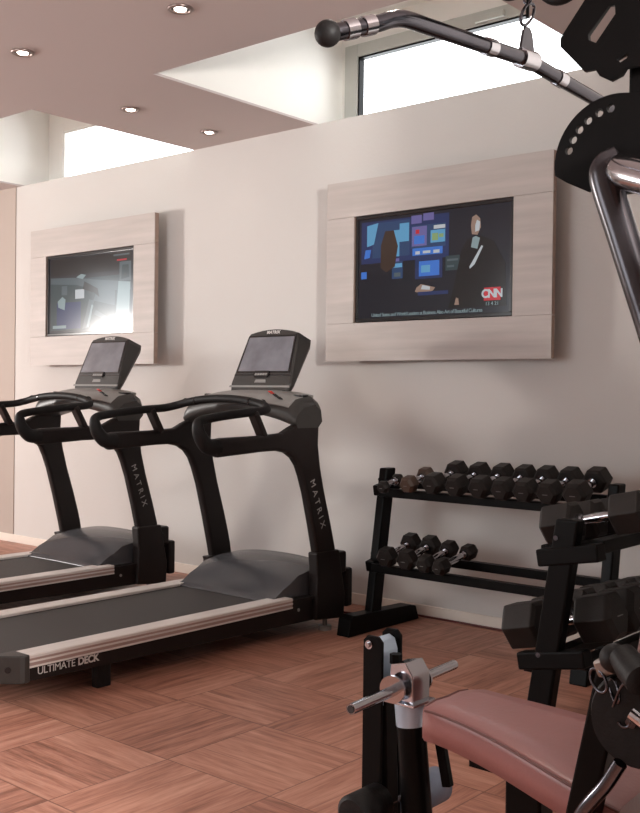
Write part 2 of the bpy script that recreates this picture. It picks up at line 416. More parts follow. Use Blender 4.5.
E = dict(
    blue=emis('tv_blue', (0.06, 0.22, 0.75), 0.9), cyan=emis('tv_cyan', (0.14, 0.42, 0.70), 0.9), dim=emis('tv_dim_blue', (0.03, 0.08, 0.20), 0.8),
    navy=emis('tv_navy', (0.02, 0.04, 0.14), 0.9), white=emis('tv_white', (0.62, 0.66, 0.70), 0.9), skin=emis('tv_skin', (0.42, 0.28, 0.22), 0.8),
    violet=emis('tv_violet', (0.18, 0.16, 0.42), 0.9), green=emis('tv_green', (0.30, 0.45, 0.20), 0.9), redl=emis('tv_red', (0.65, 0.03, 0.05), 0.9),
    black=emis('tv_black', (0.006, 0.006, 0.008), 1.0), grey=emis('tv_grey', (0.10, 0.14, 0.16), 0.9), pale=emis('tv_pale', (0.30, 0.40, 0.42), 0.9),
    teal=emis('tv_teal', (0.035, 0.065, 0.075), 0.9), brown=emis('tv_brown', (0.06, 0.035, 0.025), 0.8))
t2, s2 = tv(-3.567, 'flat black television showing a news presenter with a red channel logo')
P = [(E['navy'], rect(.02, .55, .62, .97)), (E['dim'], rect(.10, .60, .36, .95)),
     (E['cyan'], [(.06, .72), (.11, .74), (.14, .95), (.06, .93)]), (E['blue'], [(.04, .60), (.08, .61), (.09, .69), (.05, .69)]),
     (E['blue'], rect(.02, .40, .06, .47)), (E['cyan'], rect(.24, .60, .29, .86)), (E['cyan'], rect(.29, .74, .355, .92)), (E['violet'], rect(.23, .50, .29, .58)),
     (E['dim'], rect(.24, .38, .315, .55)), (E['cyan'], rect(.245, .49, .31, .53)), (E['grey'], rect(.255, .40, .30, .44)),
     (E['violet'], rect(.37, .90, .44, .98)), (E['violet'], rect(.45, .92, .52, .99)),
     (E['dim'], rect(.37, .66, .60, .88)), (E['violet'], rect(.375, .68, .475, .87)), (E['blue'], rect(.39, .70, .46, .78)), (E['redl'], rect(.40, .80, .425, .84)),
     (E['white'], rect(.52, .83, .595, .865)), (E['cyan'], rect(.50, .70, .595, .82)), (E['green'], rect(.51, .72, .55, .79)), (E['green'], rect(.555, .745, .585, .78)),
     (E['blue'], rect(.38, .59, .58, .66)), (E['white'], rect(.40, .60, .43, .63)), (E['white'], rect(.45, .605, .50, .63)), (E['white'], rect(.52, .60, .56, .63)),
     (E['navy'], rect(.40, .36, .58, .55)), (E['blue'], rect(.425, .385, .56, .53)), (E['cyan'], rect(.44, .42, .50, .49)),
     (E['teal'], rect(.60, .42, .69, .56)), (E['grey'], rect(.61, .51, .68, .53)), (E['grey'], rect(.61, .45, .655, .47)),
     (E['brown'], [(.20, .45), (.26, .5), (.28, .70), (.25, .86), (.19, .86), (.16, .72), (.16, .5)]),
     # presenter
     (E['black'], [(.62, .06), (.98, .06), (.97, .45), (.90, .66), (.82, .72), (.74, .70), (.70, .60), (.66, .30)]),
     (E['skin'], [(.765, .74), (.80, .73), (.82, .80), (.815, .88), (.79, .92), (.765, .90), (.758, .82)]), (E['white'], [(.785, .76), (.81, .77), (.815, .85), (.795, .87), (.785, .82)]),
     (E['pale'], [(.76, .62), (.80, .60), (.815, .70), (.79, .72), (.77, .71)]), (E['white'], [(.755, .42), (.785, .46), (.835, .62), (.825, .63), (.775, .50), (.752, .44)]),
     (E['skin'], [(.40, .24), (.46, .21), (.52, .24), (.535, .27), (.49, .29), (.44, .31), (.41, .28)]), (E['white'], [(.44, .26), (.50, .25), (.50, .28), (.45, .30)]),
     (E['navy'], rect(.42, .20, .62, .235)),
     (E['skin'], [(.66, .09), (.69, .09), (.685, .15), (.67, .16)])]
picture(t2, s2, P)
zf = lambda x, z: (.015+x*TW, .0052, .02+z*TH)
b = MB().span((.015+.845*TW, .0030, .02+.115*TH), (.015+.945*TW, .0040, .02+.235*TH)); b.build('channel_logo', E['redl'], s2)
lettering('channel_letters', 'CNN', .058, E['white'], s2, frame_m((.015+.895*TW, .0024, .02+.175*TH), (1, 0, 0), (0, 0, 1)), bold=.002, spacing=.85, align='CENTER')
lettering('clock_text', '13 4 21', .026, E['pale'], s2, frame_m((.015+.895*TW, .0030, .02+.085*TH), (1, 0, 0), (0, 0, 1)), align='CENTER')
lettering('ticker_text', 'United States and World Leaders at Business Also Art of Beautiful Cultures', .0275, E['pale'], s2, frame_m((.015+.10*TW, .0030, .02+.03*TH), (1, 0, 0), (0, 0, 1)), spacing=.86)
t1, s1 = tv(-6.463, 'flat black television showing a blurred grey scene with a camera crew')
P = [(E['teal'], rect(.02, .03, .98, .70)), (E['navy'], rect(.10, .05, .40, .40)), (E['grey'], [(.02, .66), (.35, .62), (.60, .52), (.98, .50), (.98, .60), (.62, .66), (.30, .72), (.02, .74)]),
     (E['black'], rect(.02, .76, .98, .98)), (E['grey'], [(.55, .40), (.80, .32), (.80, .60), (.62, .62)]),
     (E['pale'], [(.80, .04), (.96, .05), (.97, .60), (.84, .62)]), (E['grey'], rect(.85, .62, .98, .86)), (E['teal'], [(.87, .64), (.96, .66), (.95, .82), (.88, .82)]),
     (E['white'], rect(.33, .44, .44, .56)), (E['pale'], [(.34, .72), (.42, .69), (.46, .74), (.40, .76)]), (E['black'], [(.42, .56), (.56, .50), (.62, .44), (.60, .55), (.50, .62), (.44, .66)]),
     (E['pale'], [(.12, .34), (.20, .30), (.21, .44), (.17, .48), (.11, .42)]), (E['grey'], [(.16, .50), (.23, .50), (.23, .62), (.16, .62)]),
     (E['grey'], [(.42, .04), (.50, .06), (.56, .40), (.50, .42)]), (E['pale'], [(.47, .06), (.50, .06), (.55, .34), (.53, .35)]), (E['grey'], [(.56, .22), (.78, .10), (.79, .13), (.58, .28)]),
     (E['pale'], rect(.05, .06, .22, .10)), (E['redl'], rect(.82, .875, .93, .895)), (E['grey'], rect(.78, .94, .96, .96))]
picture(t1, s1, P)

# ------------------------------------------------------------------ treadmills
def make_treadmill(label):
    t = thing('treadmill', (-3.705, 2.13, 0), label, 'treadmill', 'treadmills facing the television wall')
    # chassis under the belt
    b = MB()
    for s in (-1, 1): b.prism([(.08, .10), (1.98, .065), (1.98, .19), (.08, .168)], 'x', s*.375, s*.345)
    b.span((-.345, .10, .10), (.345, 1.95, .15)); b.span((-.385, 1.47, .175), (.385, 1.98, .19)); b.span((-.35, 1.97, .06), (.35, 2.0, .19))
    b.build('deck_frame', M['frame_black'], t)
    b = MB()
    b.prism([(.03, .115), (.05, .095), (.10, .09), (1.6, .12), (1.6, .188), (.07, .188), (.035, .165)], 'x', -.285, .285)
    b.build('running_belt', M['belt'], t, .004)
    for s in (-1, 1):
        b = MB(); x0, x1 = (.292, .387) if s > 0 else (-.387, -.292)
        b.use(M['rail']).prism([(x0, .188), (x0, .198), (x0+.004, .2015), (x1-.004, .2015), (x1, .198), (x1, .188)], 'y', .108, 1.585)
        xo = x1 if s > 0 else x0
        b.use(M['rail_side']).span((min(xo, xo-s*.03), .108, .152), (max(xo-s*.001, xo-s*.03), 1.585, .188))
        b.use(M['rail']).span((min(xo+s*.0015, xo-s*.02), .108, .172), (max(xo+s*.0015, xo-s*.02), 1.585, .179))
        b.use(M['rail']).span((min(xo+s*.0015, xo-s*.02), .108, .152), (max(xo+s*.0015, xo-s*.02), 1.585, .159))
        b.build('side_rail', None, t)
        pts = [(s*.392, .108), (s*.392, .085), (s*.385, .07), (s*.315, .005), (s*.295, 0), (s*.288, 0), (s*.288, .108)]
        MBe = MB(); MBe.prism(pts, 'z', .098, .204)
        ec = MBe.build('end_cap', M['plastic'], t, .006)
        d = Vector((s*.07, .065, 0)).normalized(); n = Vector((s*d.y, -abs(d.x), 0)).normalized()
        c = Vector((s*.352, .038, .152))
        MB().cyl(c-n*.004, c+n*.002, .012, 18).build('adjuster_port', M['black_gloss'], ec)
        MB().span((s*.345-.02, .44, 0), (s*.345+.02, .51, .11)).build('rear_foot', M['rubber'], t, .006)
        b = MB(); b.cyl((s*.36, 1.86, 0), (s*.36, 1.86, .022), .034).cyl((s*.36, 1.86, .02), (s*.36, 1.86, .08), .012)
        b.build('levelling_foot', M['dash'], t)
        # upright with its arm, in one casting
        o = [(1.955, .15), (1.915, .36), (1.90, .42), (1.865, .54), (1.81, .71), (1.778, .83), (1.760, .94), (1.764, 1.045), (1.60, 1.045),
             (1.56, 1.03), (1.50, 1.003), (1.335, .994), (1.10, .99), (1.06, .985), (1.06, .908), (1.08, .903), (1.36, .918), (1.46, .920), (1.53, .908), (1.58, .88), (1.615, .84), (1.642, .785), (1.674, .70), (1.722, .53), (1.765, .36), (1.81, .15)]
        xu = .395 if s > 0 else .42
        b = MB(); b.prism(o, 'x', s*(xu-.05), s*xu); u = b.build('upright', M['frame_black'], t, .016)
        # badge lettering down the side of the upright
        dirv = Vector((0, .185, -.50)).normalized(); up = Vector((0, .50, .185)).normalized()
        if s > 0: lettering('upright_lettering', 'MATRIX', .050, mat('soft_grey_lettering', (0.34, 0.32, 0.31), 0.5), u, frame_m((.3957, 1.708, .77), dirv, up), spacing=1.65)
        # flared foot shroud
        b = MB(); b.prism([(1.742, .07), (1.965, .05), (1.97, .18), (1.92, .405 if s > 0 else .30), (1.742, .405 if s > 0 else .30), (1.752, .28)], 'x', s*(xu-.055), s*(xu+.008))
        b.build('foot_shroud', M['frame_black'], t, .010)
        # grip end and grip bar
        pa = [(s*.365, 1.09, .948), (s*.365, 1.03, .955), (s*.365, .985, 1.0), (s*.365, .972, 1.045), (s*.365, .985, 1.066), (s*.365, 1.03, 1.078)]
        b = MB(); cr_ = [.039, .036, .031, .026, .022, .0195]; rad = [cr_[i//5]+(cr_[min(i//5+1, 5)]-cr_[i//5])*(i % 5)/5 for i in range(26)]
        b.tube(smooth_path(pa, 5), rad, 18)
        b.build('grip_end', M['rubber'], t)
        b = MB(); b.bar((s*.365, 1.315, 1.105), (s*.365, 1.385, .985), .03, .055, up=(1, 0, 0), bevel=.008); b.build('grip_strut', M['frame_black'], t)
    # one bent bar: grips joined by the arched crossbar
    half = [(.365, 1.0, 1.072), (.365, 1.12, 1.088), (.365, 1.28, 1.102), (.355, 1.40, 1.110), (.32, 1.455, 1.124), (.25, 1.475, 1.142), (.13, 1.48, 1.158), (0, 1.48, 1.163)]
    pts = half + [(-x, y, z) for x, y, z in half[-2::-1]]
    MB().tube(smooth_path(pts, 5), .0205, 14).build('handlebar', M['rubber'], t)
    for s in (-1, 1):
        for xx in (.19, .27):
            MB().tube([(s*xx, 1.478, 1.151-(xx-.19)*.12), (s*(xx+.006), 1.478, 1.150-(xx-.19)*.12)], .0218, 14).build('grip_band', M['black_gloss'], t)
    # arched dashboard between the uprights
    n = 22; rings = []
    for i in range(n+1):
        a = math.sin((-1+2*i/n)*PI/2); x = a*.400
        zt = 1.205 - .035*abs(a)**3.0 - .03*max(0, abs(a)-.93)/.07; zb = 1.095 - .07*abs(a)**2.2
        yf, yk = 1.55+.025*abs(a), 1.86-.085*abs(a)**2
        ring = [(x, yf+.02, zb), (x, yf, zb+.03), (x, yf+.01, zt-.055), (x, yf+.06, zt-.018), (x, yf+.15, zt), (x, yk-.06, zt), (x, yk-.01, zt-.03), (x, yk, zb+.03), (x, yk-.03, zb)]
        rings.append(ring)
    MB().loft(rings).build('dashboard', M['plastic'], t)
    # pale insert along the arch
    rings = []
    for i in range(n+1):
        a = -1+2*i/n; x = a*.350
        aa = abs(x/.40); zt = 1.205 - .035*aa**3.0; yf = 1.55+.025*aa
        o3 = .003
        rings.append([(x, yf+.004, zt-.06), (x, yf+.012-o3, zt-.052), (x, yf+.06, zt-.018+o3), (x, yf+.15, zt+o3), (x, yf+.19, zt+o3), (x, yf+.19, zt-.01), (x, yf+.06, zt-.03)])
    d = MB().loft(rings, smooth=True).build('dash_insert', M['dash'], t)
    for k, (xx, m) in enumerate(((.215, 'red'), (.245, 'black_gloss'), (.275, 'black_gloss'))):
        MB().box((xx, 1.60, 1.196-.014*k), (.022, .028, .006), Matrix.Rotation(R(-28), 3, 'X'), .002).build('speed_button', M[m], d)
    for s in (-1, 1):
        b = MB(); b.torus((s*.318, 1.705, 1.181), .034, .006, seg=26); b.cyl((s*.318, 1.705, 1.165), (s*.318, 1.705, 1.1835), .034, 24)
        b.build('cup_holder', M['black_gloss'], t)
    # console
    MB().bar((0, 1.77, 1.17), (0, 1.80, 1.27), .16, .05, up=(0, 1, 0), bevel=.012).build('console_neck', M['plastic'], t)
    # console body: front face leans back; wider and thinner at its foot
    z0, z1 = 1.222, 1.505
    y0, y1 = 1.738, 1.845
    nrm = Vector((0, -(z1-z0), (y1-y0))).normalized(); upv = Vector((0, y1-y0, z1-z0)).normalized()
    def Pc(u, v, w): return Vector((u, y0, z0)) + upv*v + nrm*w     # u across, v up the face, w out of it
    Lf = (Vector((0, y1, z1))-Vector((0, y0, z0))).length
    def outline(grow=0.0, wv=0.0, flat=1.0):
        pts = []
        for k in range(7):                                      # bottom, bowed downwards
            a = -1+2*k/6; pts.append((a*(.203+grow), -.018-.016*(1-a*a)-grow, wv))
        pts.append((.214+grow, .02, wv)); pts.append((.182+grow, Lf-.02, wv))
        for k in range(9):                                      # crown
            a = 1-2*k/8; pts.append((a*(.172+grow), Lf+.003+.024*(1-a*a)+grow, wv))
        pts.append((-.182-grow, Lf-.02, wv)); pts.append((-.214-grow, .02, wv))
        return pts
    b = MB()
    def dep(v): return .03+.085*max(0, min(1, v/Lf))
    rings = [[Pc(u*.975, v, w+.004) for u, v, w in outline(-.004)], [Pc(u, v, w-.004) for u, v, w in outline()], [Pc(u, v, -dep(v)+.01) for u, v, w in outline()], [Pc(u*.93, .02+(v-.02)*.93, -dep(v)-.008) for u, v, w in outline()]]
    b.loft(rings, smooth=False); con = b.build('console', M['plastic'], t)
    def quad(pts, w, m, name, par, th=.003):
        bb = MB(); bb.loft([[Pc(u, v, w) for u, v in pts], [Pc(u, v, w+th) for u, v in pts]], smooth=False); return bb.build(name, m, par)
    quad([(-.190, .078), (.190, .078), (.168, Lf-.012), (-.168, Lf-.012)], .0035, M['black_gloss'], 'screen_border', con)
    quad([(-.178, .088), (.178, .088), (.160, Lf-.022), (-.160, Lf-.022)], .0062, M['screen'], 'display', con, .002)
    quad([(-.055, .066), (-.045, .052), (.045, .052), (.055, .066), (.05, .088), (-.05, .088)], .0065, M['black_gloss'], 'keypad', con, .006)
    quad([(-.200, .064), (.200, .064), (.198, .071), (-.198, .071)], .003, M['black_gloss'], 'groove', con, .002)
    for k in range(-2, 3): quad([(k*.018-.007, .062), (k*.018+.007, .062), (k*.018+.007, .074), (k*.018-.007, .074)], .0125, M['dash'], 'key', con, .002)
    quad([(-.04, .025), (.04, .025), (.034, .042), (-.034, .042)], .004, M['dash'], 'model_badge', con, .002)
    quad([(-.214, -.002), (.214, -.002), (.212, .008), (-.212, .008)], .0035, M['dash'], 'lower_trim', con, .004)
    lettering('brand_lettering', 'MATRIX', .024, M['text'], con, frame_m(Pc(0, Lf+.006, .0052), (1, 0, 0), upv), bold=.0008, spacing=1.1, align='CENTER')
    # motor hood
    n = 16; rings = []
    for i in range(n+1):
        a = -1+2*i/n; x = a*.335; dz = -.030*abs(a)**2.5; dy = .03*abs(a)**2
        prof = [(1.475, .186), (1.478, .196), (1.53, .210), (1.585, .245), (1.63, .288), (1.69, .322), (1.80, .345), (1.92, .348), (1.96, .332), (1.975, .29), (1.975, .186)]
        rings.append([(x, y+(dy if y < 1.7 else 0)*-.3, z + (dz if z > .25 else dz*.2 if z > .2 else 0)) for y, z in prof])
    hd = MB().loft(rings).build('motor_hood', M['hood'], t)
    b = MB(); b.span((-.40, 1.985, .10), (.40, 2.035, .30), .012); b.span((.30, 1.92, .28), (.395, 1.99, .39), .012); b.span((-.395, 1.92, .24), (-.30, 1.99, .29), .012); b.build('motor_housing', M['frame_black'], t)
    MB().cyl((.375, 1.64, .135), (.379, 1.64, .135), .008).build('side_bolt', M['dash'], t)
    # deck lettering, two weights
    MBt = frame_m((.3762, .150, .130), (0, 1, 0), (0, 0, 1))
    lettering('deck_lettering', 'ULTIMATE', .040, M['text'], t, MBt, spacing=.93)
    lettering('deck_lettering', 'DECK', .040, M['text'], t, frame_m((.3762, .336, .130), (0, 1, 0), (0, 0, 1)), spacing=.95, bold=.0012)
    return t
tm = make_treadmill('black treadmill nearest the camera, its whole belt and pale side rails in view')
tm2 = copy_tree(tm); tm2.location = (-5.07, 2.13, 0)
tm2['label'] = 'black treadmill behind the nearer one, cut off by the left edge, under the left television'

# power cord behind the treadmill
cordb = MB(); cordb.tube(smooth_path([(-3.90, 4.30, .008), (-3.6, 4.33, .008), (-3.36, 4.40, .008), (-3.26, 4.545, .008), (-3.1, 4.565, .008), (-2.6, 4.567, .008)], 6), .006, 8)
tag(cordb.build('power_cord', mat('dark_red_cord', (0.10, 0.02, 0.02), 0.5)), 'thin dark red power cord on the floor between treadmill and rack', 'cord')

# ------------------------------------------------------------------ dumbbell racks (local: x along shelf, y front to back)
def make_rack(L, loc, rz, label, fb=0.0):
    t = thing('dumbbell_rack', loc, label, 'dumbbell rack', 'black two tier dumbbell racks', rz)
    for s in (-1, 1):
        x = s*L/2
        f = MB(); f.prism([(-.27, 0), (.33, 0), (.30, .075), (.26, .085), (-.22, .10), (-.255, .085)], 'x', x-.04, x+.04); fo = f.build('foot', M['steel_black'], t, .006)
        p = MB(); p.prism([(-.075, .04), (.008, .04), (.125, .815), (.045, .815)], 'x', x-.025, x+.025); po = p.build('upright_post', M['steel_black'], t, .008)
        for (yy, zz) in ((-.04, .38), (.015, .755)):
            MB().cyl((x-.030, yy+.035, zz), (x+.030, yy+.035, zz), .008).build('bolt', M['chrome_dark'], po)
        for (ya, za, yb, zb) in ((.0-fb, .700-fb, .19, .738-fb), (-.055-fb*1.5, .318+fb*1.8, .15, .365+fb*1.5)):
            b = MB(); b.bar((x+s*.0, ya, za), (x, yb, zb), .055, .06, up=(1, 0, 0), bevel=.006); b.build('shelf_bracket', M['steel_black'], t)
    for (ya, za, yb, zb) in ((-.012, .698, .16, .733), (-.068, .322, .125, .362)):
        dirv = Vector((0, yb-ya, zb-za)).normalized()
        for (yy, zz) in ((ya, za), (yb, zb)):
            b = MB(); b.bar((-L/2+.032, yy, zz), (L/2-.032, yy, zz), .045, .042, bevel=.004); b.build('shelf_rail', M['steel_black'], t)
    return t
RL = 1.25
rack1 = make_rack(RL, (-2.555, 4.20, 0), 0, 'black two tier dumbbell rack standing along the wall under the right television')
rack2 = make_rack(1.30, (-1.565, 3.60, 0), R(-90), 'black dumbbell rack end on to the camera, behind the vinyl seat, holding the biggest weights', fb=.016)

_dbc = {}
def dumbbell(p, ax, r, hl, length, label, group, brown=False, spin=0.0, tilt=0.24):
    """p centre; ax horizontal direction of the handle (x,y); tilt raises the far end"""
    t = thing('dumbbell', p, label, 'dumbbell', group)
    d = Vector((ax[0], ax[1], 0)).normalized()
    t.rotation_mode = 'QUATERNION'
    dd = Vector((d.x*math.cos(tilt), d.y*math.cos(tilt), math.sin(tilt))); z = Vector((0, 0, 1)); y = z.cross(dd).normalized(); z2 = dd.cross(y)
    t.rotation_quaternion = Matrix((dd, y, z2)).transposed().to_quaternion()
    key = (round(r, 3), round(hl, 3), round(length, 3), brown, round(spin, 2))
    if key not in _dbc:
        def head(s):
            b = MB(); xs = [length/2-hl, length/2-hl+.010, length/2-.016, length/2]; rs = [r*.80, r, r, r*.72]
            rings = []
            for x, q in zip(xs, rs): rings.append([(s*x, q*math.cos(spin+k*PI/3), q*math.sin(spin+k*PI/3)) for k in range(6)])
            b.loft(rings, smooth=False); o = b.build('head', M['hexbrown' if brown else 'hexrubber'], t, r*.05)
            MB().bar((s*(length/2-.001), -r*.22, 0), (s*(length/2-.001), r*.22, 0), r*.09, .003).build('weight_mark', M['text_dim'], o)
            return o
        heads = [head(1), head(-1)]
        hr = .0145; g = length/2-hl
        h = MB(); h.tube([(-g-.005, 0, 0), (-g*.75, 0, 0), (-g*.35, 0, 0), (0, 0, 0), (g*.35, 0, 0), (g*.75, 0, 0), (g+.005, 0, 0)], [hr*.95, hr*.95, hr*1.12, hr*1.22, hr*1.12, hr*.95, hr*.95], 14)
        h.tube([(-g, 0, 0), (-g+.012, 0, 0)], hr*1.5, 16); h.tube([(g-.012, 0, 0), (g, 0, 0)], hr*1.5, 16)
        ho = h.build('handle', M['chrome'], t)
        _dbc[key] = heads+[ho]
    else:
        for o in _dbc[key]:
            c = o.copy(); c.parent = t; C.objects.link(c)
            for k in o.children:
                kk = k.copy(); kk.parent = c; C.objects.link(kk)
    return t
ordn = ['first', 'second', 'third', 'fourth', 'fifth', 'sixth', 'seventh', 'eighth', 'ninth', 'tenth', 'eleventh', 'twelfth']
X1 = [-3.045, -2.925, -2.79, -2.66, -2.53, -2.41, -2.295, -2.176, -2.045]
G1 = 'hex dumbbells on the top shelf of the wall rack'
for i, x in enumerate(X1):
    r = [.034, .044, .053, .053, .054, .054, .055, .056, .060, .057][i]
    if i == 0: lb = 'smallest dumbbell, at the left end of the wall rack top shelf beside the post'
    elif i == 1: lb = 'small brownish hex dumbbell, second from the left on the wall rack top shelf'
    elif i == 8: lb = 'dark hex dumbbell at the right end of the wall rack top shelf'
    else: lb = 'black rubber hex dumbbell, %s from the left on the wall rack top shelf' % ordn[i]
    ln = .17 if i == 0 else .22 if i == 1 else .30
    hl = .045 if i == 0 else .07 if i == 1 else .095
    yc = 4.13 if i < 1 else 4.19 if i < 2 else 4.235
    zc = .712+.012+(yc-4.14)*.24 + r*.88
    dumbbell((x, yc, zc), (0, 1), r, hl, ln, lb, G1, brown=(i == 1), spin=PI/6*0)
X2 = [-3.03, -2.91, -2.80, -2.70]
for i, x in enumerate(X2):
    r = [.052, .052, .044, .040][i]; ln = .285
    dumbbell((x, 4.19, .340+.023+.008+r*.9), (0 if i < 3 else .12, 1), r, .075, ln, 'black hex dumbbell, %s from the left on the wall rack lower shelf' % ordn[i] if i < 3 else 'smallest hex dumbbell on the wall rack lower shelf, chrome handle showing, nearest the empty rails',
             'hex dumbbells on the lower shelf of the wall rack', spin=0)
Y3 = [3.06, 3.215, 3.365, 3.51, 3.655, 3.795]
for i, y in enumerate(Y3):
    r = [.073, .071, .070, .069, .068, .066][i]; ln = [.36, .34, .33, .33, .32, .31][i]
    dumbbell((-1.445, y, .738+.010+r*.88), (1, 0), r, .115-.004*i, ln, ('large hex dumbbell nearest the camera on the end-on rack top shelf, chrome handle showing' if i == 0 else 'black hex dumbbell, %s from the camera on the end-on rack top shelf' % ordn[i]),
             'hex dumbbells on the top shelf of the end-on rack', spin=0, tilt=.235)
Y4 = [3.078, 3.255, 3.43, 3.60, 3.765, 3.92]
for i, y in enumerate(Y4):
    r = [.084, .082, .080, .078, .074, .070][i]; ln = [.40, .39, .38, .37, .36, .35][i]
    dumbbell((-1.565, y, .378+.010+r*.9), (1, 0), r, .13, ln, ('largest hex dumbbell of all, nearest the camera on the end-on rack lower shelf' if i == 0 else 'big black hex dumbbell, %s from the camera on the end-on rack lower shelf' % ordn[i]),
             'hex dumbbells on the lower shelf of the end-on rack', spin=0, tilt=.235)

# ------------------------------------------------------------------ cable multi gym in the foreground (world coordinates relative to its root)
O = Vector((-1.0, 1.87, 0))
gym = thing('cable_multi_gym', tuple(O), 'black cable multi gym with a rose brown seat, cut off by the right edge', 'gym machine')
def W_(p): return Vector(p)-O
def ws(*pts): return [W_(p) for p in pts]
# base and structure
b = MB(); b.span(W_((-1.55, 1.83, 0)), W_((.15, 1.91, .07)), .006); b.span(W_((-1.34, 1.5, 0)), W_((-1.27, 2.24, .06)), .006); b.span(W_((-.5, 1.45, 0)), W_((-.42, 2.29, .06)), .006)
b.build('base_frame', M['steel_black'], gym)
b = MB(); b.span(W_((-.52, 1.82, .07)), W_((-.43, 1.92, 2.25)), .008); b.build('main_column', M['steel_black'], gym)
b = MB(); b.span(W_((-.40, 1.42, 0)), W_((-.03, 2.32, 1.52)), .02); b.build('added_light_blocker', M['steel_black'], gym)  # unseen box added to keep the right light off the machine
b = MB(); b.span(W_((-1.16, 1.835, 2.13)), W_((-.43, 1.905, 2.21)), .006); b.build('top_boom', M['steel_black'], gym)
for (px, pz, pr) in ((-1.085, 2.055, .045), (-.975, 2.03, .055)):
    c = W_((px, 1.87, pz))
    b = MB(); b.torus(c, pr-.008, .010, (0, 1, 0), seg=32); b.cyl(c+Vector((0, -.006, 0)), c+Vector((0, .006, 0)), pr-.010, 32); b.cyl(c+Vector((0, -.014, 0)), c+Vector((0, .014, 0)), .010)
    pl = b.build('pulley', M['rubber'], gym)
    MB().span(c+Vector((-.012, -.026, 0)), c+Vector((.012, -.020, .13))).span(c+Vector((-.012, .020, 0)), c+Vector((.012, .026, .13))).build('pulley_bracket', M['steel_black'], pl)
b = MB(); b.tube(ws((-1.05, 1.87, 1.965), (-1.049, 1.87, 2.05)), .0035, 8); b.build('cable', M['steel_black'], gym)

# leg developer post, clamp, crossbar
b = MB(); b.tube(ws((-1.315, 1.865, .505), (-1.27, 1.865, .06)), [.032, .036], 24); lp = b.build('front_post', M['steel_black'], gym)
tag(MB().tube(ws((-1.3165, 1.865, .518), (-1.3115, 1.865, .468)), .0335, 24).build('post_reflection', M['blue_reflection'], lp), 'bluish reflection on the post top')  # band that paints the black tube's bluish reflection
b = MB(); b.use(M['chrome'])
b.box(W_((-1.318, 1.865, .5225)), (.085, .085, .006), None, .001)
b.prism([(W_((-1.352, 0, 0)).x, .525), (W_((-1.285, 0, 0)).x, .525), (W_((-1.285, 0, 0)).x, .585), (W_((-1.305, 0, 0)).x, .612), (W_((-1.345, 0, 0)).x, .602)], 'y', -.038, .028, .002)
cl = b.build('clamp_block', None, gym); 
MB().cyl(W_((-1.30, 1.8315, .548)), W_((-1.30, 1.830, .548)), .006).build('clamp_hole', M['black_gloss'], cl)
MB().cyl(W_((-1.345, 1.852, .60)), W_((-1.345, 1.852, .622)), .014, 6, False).build('clamp_nut', M['steel_black'], cl)
b = MB(); b.tube(ws((-1.307, 1.645, .553), (-1.343, 2.085, .553)), .0115, 20, True)
cbx = b.build('crossbar', M['chrome'], gym)
MB().tube(ws((-1.3069, 1.6435, .553), (-1.3069, 1.6445, .553)), .0085, 18).build('tube_bore', M['black_gloss'], cbx)
for yy, rr_ in ((1.812, .030), (1.925, .030)):
    xx = -1.325 if yy < 1.85 else -1.331
    MB().tube(ws((xx+.001, yy-.003, .555), (xx, yy+.004, .555)), rr_, 28).build('collar_disc', M['chrome'], cbx)
# leg lever with twin plates
def lever_plate(y, xa, xb, zt, name='lever_plate'):
    pts = [(xa, .05), (xb, .05), (xb, zt-.012), (xb-.012, zt), (xa+.012, zt), (xa, zt-.012)]
    pts = [(x+1.0, z) for x, z in pts]
    return MB().prism(pts, 'y', y-.004-1.87, y+.004-1.87, .0012).build(name, M['steel_black'], gym)
lpl = lever_plate(1.84, -1.425, -1.372, .655); lever_plate(1.91, -1.425, -1.372, .66)
MB().cyl(W_((-1.407, 1.832, .635)), W_((-1.407, 1.836, .635)), .010, 16).cyl(W_((-1.407, 1.826, .635)), W_((-1.407, 1.834, .635)), .006, 6).build('pivot_bolt', M['chrome'], lpl)
b = MB(); b.prism([(-1.418+1, .50), (-1.378+1, .50), (-1.376+1, .62), (-1.384+1, .643), (-1.40+1, .65), (-1.414+1, .643), (-1.42+1, .62)], 'y', -.026, .034, .004); b.build('lever_spacer', M['blue_reflection'], gym)
b = MB(); b.bar(W_((-1.40, 1.875, .55)), W_((-1.385, 1.875, .12)), .045, .05, bevel=.004); b.build('leg_lever', M['steel_black'], gym)
# foam rollers
b = MB(); b.tube(ws((-1.375, 1.73, .275), (-1.375, 2.08, .275)), .010, 12); ax_ = b.build('roller_axle', M['chrome_dark'], gym)
b = MB(); b.tube(ws((-1.375, 1.735, .288), (-1.375, 1.742, .288), (-1.375, 1.835, .288), (-1.375, 1.842, .288)), [.033, .042, .042, .033], 26); b.build('foam_roller', M['rubber'], gym)
b = MB(); b.tube(ws((-1.375, 1.935, .262), (-1.375, 1.942, .262), (-1.375, 2.07, .262), (-1.375, 2.077, .262)), [.033, .042, .042, .033], 26); o = b.build('foam_roller', mat('foam_blue_highlight', (0.16, 0.19, 0.26), 0.55, noise=(20, .1, (1, 1, 1))), gym)  # highlight on the right roller put into its colour
tag(o, 'foam roller coloured with a bluish highlight')
# pull pin behind the post
b = MB(); b.bar(W_((-1.262, 1.90, .46)), W_((-1.235, 1.90, .34)), .018, .022, bevel=.003); b.build('pull_pin', M['steel_black'], gym)

